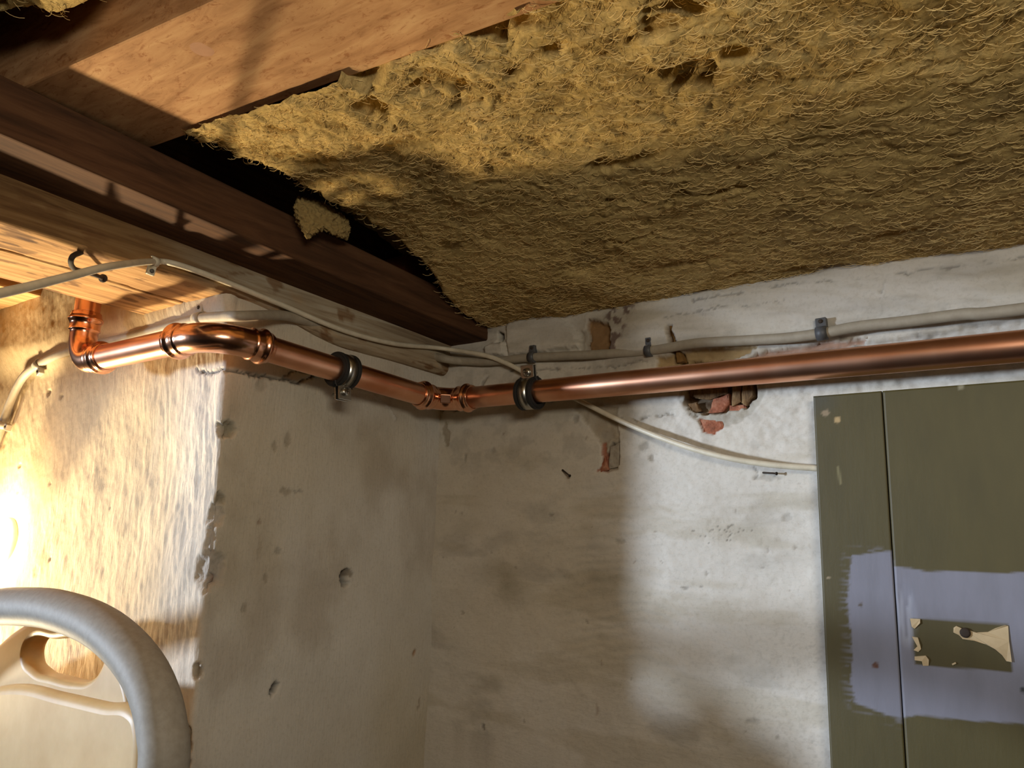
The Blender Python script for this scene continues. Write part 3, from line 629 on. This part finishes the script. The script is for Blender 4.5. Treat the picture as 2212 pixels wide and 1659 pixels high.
cable('round_cable', c1, .0056, M_grey, 'thick greyish cable clipped above the copper pipes, from lamp wall to right edge', 18)

def saddle(c, tan, nrm, mat, r, label, tab=1, ln=.008, group=None, hole=False):     # band over the cable plus a nail tab
    tan = _n(tan); nrm = np.array(nrm, float); nrm = _n(nrm-tan*(nrm@tan)); u = np.cross(tan, nrm); u = u*(1 if u[2]*tab > 0 else -1); c = np.array(c, float)
    o = empty('cable_clip', c, label, 'cable clip', group); V = []; Fc = []; sg = 14
    for i in range(sg+1):
        t = math.pi*i/sg*1.15-.2; dd = math.cos(t)*u+math.sin(t)*nrm
        for (rr, s) in ((r, -1), (r+.0014, -1), (r+.0014, 1), (r, 1)): V.append(c+dd*rr+tan*s*ln/2)
    for i in range(sg):
        for k in range(4): Fc.append((i*4+k, i*4+(k+1) % 4, i*4+4+(k+1) % 4, i*4+4+k))
    Fc += [(0, 1, 2, 3), (sg*4+3, sg*4+2, sg*4+1, sg*4)]
    link('clip_band', pymesh('clip_band', V, Fc), mat, o)
    k0 = c+u*(r+.0005); V = [k0+u*a+nrm*b_+tan*s*ln/2 for b_ in (-r*.9, r*.35) for (a, s) in ((0, -1), (.010, -1), (.010, 1), (0, 1))]
    bevel(link('nail_boss', pymesh('nail_boss', *prism(V)), mat, o, False), .001)
    kk_ = k0+u*.006; v, f = sweep([kk_-nrm*.004, kk_+nrm*(r*.35+.0008), kk_+nrm*(r*.35+.0014)], [.0022, .0022, .0014], 12); link('nail_head', pymesh('nail_head', v, f), M_iron if not hole else M_dclip, o)
    return o
saddle(back(1150, 772, .008), (1, 0, 0), (0, -1, 0), M_dclip, .0058, 'dark grey clip above the corner clamp, leftmost on the back wall', 1, .009)
saddle(back(1402, 758, .008), (1, 0, .03), (0, -1, 0), M_dclip, .0058, 'dark grey clip between corner clamp and splintered slit', 1, .008)
saddle(back(1776, 720, .018), (1, 0, .05), (0, -1, 0), M_dclip, .0058, 'dark grey clip above the green board, rightmost on the back wall', 1, .011)
saddle(pier(430, 688, .014), (1, 0, .0), (0, -1, 0), M_gclip, .0058, 'light grey clip just above the arris elbow', 1, .012)
saddle(pier(83, 788, .009), (1, 0, .5), (0, -1, 0), M_gclip, .0058, 'light clip at the cable bend, screwed below the cable', -1, .010)
saddle(pier(8, 918, .008), (.35, 0, 1), (0, -1, 0), M_gclip, .0058, 'light clip at the left edge above the lamp', -1, .010)
saddle(bm(333, 565, .006), (-.0, 1, -.1), (1, 0, -.15), M_white, .0034, 'white nail clip holding the thin cable under the old beam', -1, .008, hole=True)

# ------------------------------------------------------------------ bent iron nail on the beam
h0 = on(172, 546, 2, 1.790); hk = [on(175, 545, 2, 1.795), on(158, 553, 2, 1.783), on(153, 567, 2, 1.778), on(160, 580, 2, 1.778), on(178, 586, 2, 1.781), on(200, 592, 2, 1.785), on(222, 601, 2, 1.787)]
v, f = sweep(smoothpath(hk), np.linspace(.0026, .0020, 85), 10); hn = tag(link('bent_nail', pymesh('bent_nail', v, f), M_iron), 'bent rusty nail hooked out of the orange-lit beam underside', 'nail')
e_ = np.array(hk[-1]); dd = _n(np.array(hk[-1])-np.array(hk[-2])); v, f = sweep([e_-dd*.0005, e_+dd*.0015], .0042, 12); link('nail_head', pymesh('nail_head', v, f), M_iron, hn)
# nails in the back wall
for (a, b_, lab) in [((1215, 1015), (1231, 1028), 'short black nail in the middle of the back wall'), ((1648, 1021), (1678, 1023), 'thin black nail just under the end of the ivory cable')]:
    p0 = back(*a, 0.001); p1 = back(*b_, .008); v, f = sweep([p0, (p0+p1)/2, p1], [.0011, .0010, .0009], 8); o = tag(link('wall_nail', pymesh('wall_nail', v, f), M_iron), lab, 'nail')
    v, f = sweep([p0+(p1-p0)*.95, p1], .0018, 10); link('nail_head', pymesh('nail_head', v, f), M_iron, o)

# rubble and bricks showing in the broken plaster: pieces of the wall
def chunk(name, pts, off0, off1, mat, parent, seed, lab=None):
    T = [back(x, y, off1) for x, y in pts]; cen = sum(T)/len(T); n = len(T); V = []
    for sc, of in ((1.0, off0), (1.0, off1-.001), (.8, off1)):
        for p in T: V.append((cen[0]+(p[0]-cen[0])*sc, -of, cen[2]+(p[2]-cen[2])*sc))
    Fc = [(l*n+i, l*n+(i+1) % n, (l+1)*n+(i+1) % n, (l+1)*n+i) for l in range(2) for i in range(n)]+[tuple(range(2*n, 3*n)), tuple(range(n))[::-1]]
    o = link(name, pymesh(name, V, Fc), mat, parent, False)
    s_ = o.modifiers.new('s', 'SUBSURF'); s_.subdivision_type = 'SIMPLE'; s_.levels = 3; s_.render_levels = 3
    tx = bpy.data.textures.new(name, 'CLOUDS'); tx.noise_scale = .010; dm = o.modifiers.new('d', 'DISPLACE'); dm.texture = tx; dm.strength = .004; dm.mid_level = .5
    if lab: o['label'] = lab
    return o
chunk('brick', [(1512, 907), (1530, 904), (1560, 911), (1563, 922), (1545, 940), (1522, 934)], -.012, .000, M_brick, wb, 1, 'small red brick face')
chunk('brick', [(1540, 862), (1574, 850), (1574, 872), (1560, 889), (1530, 892)], -.022, -.006, M_brick, wb, 2)
chunk('brick', [(1576, 876), (1610, 872), (1612, 884), (1590, 892), (1574, 890)], -.022, -.007, M_brick, wb, 3)
chunk('stone', [(1486, 872), (1505, 870), (1514, 888), (1490, 892)], -.020, -.004, M_rubble, wb, 4)
chunk('stone', [(1582, 822), (1602, 820), (1600, 868), (1580, 878)], -.020, -.003, M_rubble, wb, 5)
chunk('stone', [(1603, 820), (1628, 820), (1628, 855), (1612, 875), (1602, 870)], -.020, -.002, M_rubble, wb, 6)
chunk('stone', [(1486, 815), (1575, 812), (1572, 850), (1535, 862), (1490, 860)], -.024, -.008, M_rubble, wb, 7)
chunk('brick', [(1299, 1002), (1306, 985), (1314, 1014), (1296, 1022)], -.010, .0015, M_brick, wb, 8)
chunk('stone', [(1318, 965), (1337, 958), (1337, 1008), (1314, 1012)], -.010, -.001, simple('mortar', lin(168, 158, 140), .95, ns=120), wb, 9)
sp = chunk('splinter', [(1443, 696), (1450, 703), (1459, 712), (1465, 745), (1476, 780), (1462, 782), (1455, 740), (1450, 720)], -.008, .004, simple('splinter_wood', lin(132, 96, 44), .8), wb, 10)
bk = side(1, 1); s_, z_ = p2s(456, 1222)

# ------------------------------------------------------------------ green board
bo = empty('painted_board', (.80, -.02, 0), 'olive green painted board with a grey band against the back wall at the right', 'board')
GREEN = np.array(lin(84, 74, 36)); GREYP = np.array(lin(132, 131, 142)); 
TH = .022; XJ = back(1905, 840, TH)[0]; 
XL0, XL1 = back(1757, 855, TH)[0], back(1795, 1659, TH)[0]
ztop = back(1757, 855, TH)[2]
def plank(x0, x1, seed, nx):
    xa = np.linspace(x0, x1, nx); za = axis((.0, 1.28, .08), (1.28, ztop-.0005, .0018)); Xb, Zb = np.meshgrid(xa, za, indexing='ij')
    wxx = Xb+.004*(fbm(Xb*120, Zb*60, 4, seed)-.5)+.0030*(fbm(Xb*40, Zb*600, 2, seed+4)-.5)*0; wzz = Zb+.003*(fbm(Xb*60, Zb*120, 4, seed+1)-.5)
    C_ = np.broadcast_to(GREEN, Xb.shape+(3,)).copy(); Q = lambda pts: [(lambda q: (q[0], q[2]))(back(x, y, TH)) for x, y in pts]
    C_ = blend(C_, lin(74, 72, 58), .7*(1-sstep(0, .03, np.hypot(Xb-XL0, Zb-ztop)+.02*(fbm(Xb*60, Zb*60, 3, 5)-.5))))
    d = polysdf(Q([(1840, 1200), (1925, 1190), (1930, 1222), (2000, 1234), (2212, 1238), (5000, 1238), (5000, 2300), (2212, 1566), (2060, 1553), (1980, 1545), (1955, 1552), (1920, 1545), (1850, 1520), (1838, 1480), (1840, 1400), (1832, 1300)]), wxx+.004*(fbm(Xb*30, Zb*900, 3, 8)-.5)*(Xb < XJ), wzz)
    C_ = blend(C_, GREYP, 1-sstep(-.0008, .0008, d))
    dk = np.clip(d/.012, -1, 1); C_ = blend(C_, GREYP, .5*(Xb < XJ)*sstep(.55, .65, fbm(Xb*60, Zb*700, 3, 18))*(1-sstep(0, 1, dk)))
    d = polysdf(Q([(1966, 1337), (2000, 1336), (2178, 1349), (2187, 1452), (1975, 1436)]), Xb, Zb); C_ = blend(C_, GREEN*.93, 1-sstep(-.0005, .0005, d))
    for (px, py, r, rgb) in [(1808, 907, .0035, lin(190, 160, 110)), (1783, 892, .004, lin(150, 130, 100)), (1858, 1307, .0025, lin(90, 76, 60)), (1892, 1438, .0028, lin(100, 62, 40)), (1789, 1248, .002, lin(170, 150, 120)), (2212, 1490, .003, lin(60, 60, 60)), (2075, 835, .003, lin(150, 140, 110))]:
        q = back(px, py, TH); dd = np.hypot(Xb-q[0], Zb-q[2])+.002*(fbm(Xb*300, Zb*300, 3, 55)-.5); C_ = blend(C_, rgb, 1-sstep(r*.7, r, dd))
    d = linesdf(Q([(1811, 1010), (1815, 1045)]), Xb, Zb); C_ = blend(C_, lin(140, 130, 90), .8*(1-sstep(.0006, .0014, d)))
    Dd = .0006*(fbm(Xb*12, Zb*6, 3, seed+7)-.5)
    # splintered scratch near the joint, with pale streaks
    q = back(1955, 1330, TH); sc = (1-sstep(.6, 1, np.hypot((Xb-q[0])/.010, (Zb-q[2])/.032)))*(Xb > XJ); Dd -= sc*.0016*fbm(Xb*500, Zb*30, 3, 66); C_ = blend(C_, lin(176, 178, 190), .55*sc*sstep(.5, .6, fbm(Xb*700, Zb*25, 3, 67)))
    n_, m_ = Xb.shape; Pf = np.stack([Xb, -TH-Dd, Zb], -1)
    # add the edges: wrap back
    Pw = np.concatenate([Pf[:1]*[1, 0, 1]+[0, -.004, 0], Pf[:1]*[1, 0, 1]+[0, -TH+.0012, 0], Pf, Pf[-1:]*[1, 0, 1]+[0, -TH+.0012, 0], Pf[-1:]*[1, 0, 1]+[0, -.004, 0]])
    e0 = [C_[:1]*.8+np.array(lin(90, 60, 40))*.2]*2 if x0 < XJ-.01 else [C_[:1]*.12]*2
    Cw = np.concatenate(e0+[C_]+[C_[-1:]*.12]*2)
    top = Pw[:, -1:].copy(); top[..., 1] = -.004; Pw = np.concatenate([Pw, top], 1); Cw = np.concatenate([Cw, Cw[:, -1:]], 1)
    return gridmesh('plank', Pw, Cw)
link('plank', plank(XL0, XJ-.0005, 501, 36), M_board, bo)['label'] = 'narrow left plank'
link('plank', plank(XJ+.0005, 1.25, 511, 300), M_board, bo)['label'] = 'wide right plank'
def scrap(pts, lab):
    T = [back(x, y, TH) for x, y in pts]; n = len(T)
    V = [(p[0], -TH+.0002, p[2]) for p in T]+[(p[0], -TH-.0007-.0006*((i*7) % 3), p[2]) for i, p in enumerate(T)]
    o = link('paper_scrap', pymesh('paper_scrap', V, [tuple(range(n, 2*n))]+[(i, (i+1) % n, n+(i+1) % n, n+i) for i in range(n)]), M_paper, bo, False)
    if lab: o['label'] = lab
scrap([(2060, 1356), (2066, 1352), (2074, 1355), (2082, 1360), (2095, 1362), (2110, 1366), (2134, 1365), (2150, 1357), (2172, 1350), (2178, 1352), (2180, 1385), (2186, 1430), (2174, 1428), (2165, 1415), (2150, 1402), (2130, 1392), (2105, 1384), (2080, 1380), (2072, 1372), (2060, 1366)], 'large torn paper remnant')
scrap([(1966, 1336), (1988, 1337), (1988, 1346), (1976, 1358), (1970, 1354)], None)
scrap([(1970, 1375), (1983, 1377), (1988, 1392), (1990, 1402), (1984, 1408), (1974, 1404), (1982, 1396)], None)
scrap([(1976, 1418), (2000, 1416), (2007, 1425), (2006, 1438), (1994, 1438), (1992, 1428), (1976, 1426)], None)
scrap([(2056, 1434), (2064, 1430), (2066, 1433), (2058, 1437)], None)
q = back(2085, 1367, TH+.0022); v, f = sweep([q+[0, .002, 0], q, q-[0, .0004, 0]], [.0042, .0042, .0024], 20); link('screw_head', pymesh('screw_head', v, f), M_iron, bo)

# ------------------------------------------------------------------ bulkhead lamp
lc = pier(-58, 1165, .042); lw = np.array([lc[0], -L, lc[2]])
la = empty('wall_lamp', lw, 'glowing caged bulkhead lamp on the wall at the left edge', 'lamp')
v, f = sweep([lw+[0, -.000, 0], lw+[0, -.008, 0], lw+[0, -.010, 0], lw+[0, -.010, 0]], [.030, .030, .028, .02], 40); link('lamp_base', pymesh('lamp_base', v, f), M_base, la)
Pd = []; rd = []
for i in range(25):
    t = i/24*math.pi; Pd.append(lc+np.array([0, -.038*math.cos(math.pi-t), 0])); rd.append(max(.0005, .047*math.sin(t)))
v, f = sweep(Pd, rd, 40); sc_ = [(p[0], p[1], lc[2]+(p[2]-lc[2])*1.12) for p in v]; link('glass_globe', pymesh('glass_globe', sc_, f), M_glow, la)
ps = []
for a in (0, math.pi/2):
    P = []
    for i in range(25):
        t = -math.pi/2+math.pi*i/24; P.append(lc+np.array([math.cos(a)*.052*math.sin(t), -.042*math.cos(t)+.0, math.sin(a)*.058*math.sin(t)]))
    ps.append(sweep(P, .0012, 8))
P = [lc+np.array([.047*math.cos(t), -.018, .053*math.sin(t)]) for t in np.linspace(0, 2*math.pi, 40)]; ps.append(sweep(P, .0012, 8))
link('wire_guard', pymesh('wire_guard', *join(ps)), M_zinc, la)

# ------------------------------------------------------------------ grey hoop in front and plastic can behind it
OFF = .16
hp = [pier(x, y, OFF) for x, y in [(-300, 1560), (-270, 1470), (-200, 1385), (-110, 1335), (-20, 1313), (50, 1310), (120, 1317), (200, 1345), (262, 1390), (310, 1450), (338, 1515), (351, 1580), (355, 1640), (357, 1700)]]
lo = hp[-1]; hp = [np.array([hp[1][0]-.010, hp[1][1], z_]) for z_ in np.arange(0, hp[1][2]-.03, .05)]+hp[1:-1]+[np.array([hp[-2][0], lo[1], z_]) for z_ in np.arange(hp[-2][2]-.035, 0, -.05)]+[np.array([hp[-2][0], lo[1], 0.0])]
hr = 52*((CAM[1]+L+OFF)/ray(355, 1600)[1]*-1)/1661
v, f = sweep(smoothpath(hp, 24), abs(hr), 32); ho = tag(link('grey_hoop', pymesh('grey_hoop', v, f), M_tube), 'thick grey plastic tube bent into a hoop, lower left foreground', 'tube')
# can: outline with a handle opening, as a filled 2D curve with bevel
c0 = pier(150, 1450, .075)
def outline(pts, off): return [(lambda q: (q[0]-c0[0], q[2]-c0[2]))(pier(x, y, off)) for x, y in pts]
def curve_solid(name, loops, y, ext, bev, mat, parent):
    cu = bpy.data.curves.new(name, 'CURVE'); cu.dimensions = '2D'; cu.fill_mode = 'BOTH'; cu.extrude = ext; cu.bevel_depth = bev; cu.offset = -bev; cu.bevel_resolution = 4
    for lp, cyc in loops:
        s = cu.splines.new('BEZIER'); s.bezier_points.add(len(lp)-1); s.use_cyclic_u = True; s.resolution_u = 8
        for bp, p in zip(s.bezier_points, lp): bp.co = (p[0], p[1], 0); bp.handle_left_type = bp.handle_right_type = 'AUTO'
    o = bpy.data.objects.new(name, cu); COL.objects.link(o); o.rotation_euler = (math.pi/2, 0, 0); o.location = (c0[0], y, c0[2]); bpy.context.view_layer.update()
    dg = bpy.context.evaluated_depsgraph_get(); me = bpy.data.meshes.new_from_object(o.evaluated_get(dg)); me.transform(o.matrix_world); bpy.data.objects.remove(o)
    me.materials.clear(); return link(name, me, mat, parent)
cn = empty('plastic_canister', (c0[0], -L-.07, 1.12), 'cream plastic canister with a moulded handle hole, seen inside the grey hoop', 'canister')
top = outline([(-140, 1640), (-150, 1520), (-60, 1435), (0, 1398), (45, 1360), (90, 1335), (150, 1332), (205, 1355), (250, 1400), (282, 1470), (296, 1550), (296, 1640), (280, 1680), (-100, 1680)], .075)
hole = outline([(72, 1388), (130, 1380), (215, 1374), (236, 1380), (240, 1402), (230, 1442), (206, 1468), (175, 1472), (125, 1462), (82, 1446), (64, 1415)], .075)
curve_solid('handle_panel', [(top, 1), (hole, 1)], -L-.070, .006, .006, M_can, cn)
body = outline([(-150, 1700), (-150, 1540), (-60, 1498), (30, 1478), (130, 1498), (220, 1518), (280, 1530), (296, 1560), (298, 1700), (298, 2100), (260, 2150), (-110, 2150), (-150, 2100)], .09)
body = [(x, max(z, 1.135-c0[2])) for x, z in body]
curve_solid('can_body', [(body, 1)], -L-.072, .008, .010, M_can, cn)
sh_ = link('wall_shelf', pymesh('wall_shelf', *boxv((-.62, -L-.14, 1.105), (-.03, -L+.004, 1.123))), M_darkwood, smooth=False); tag(sh_, 'small shelf below the picture carrying the canister', 'shelf')
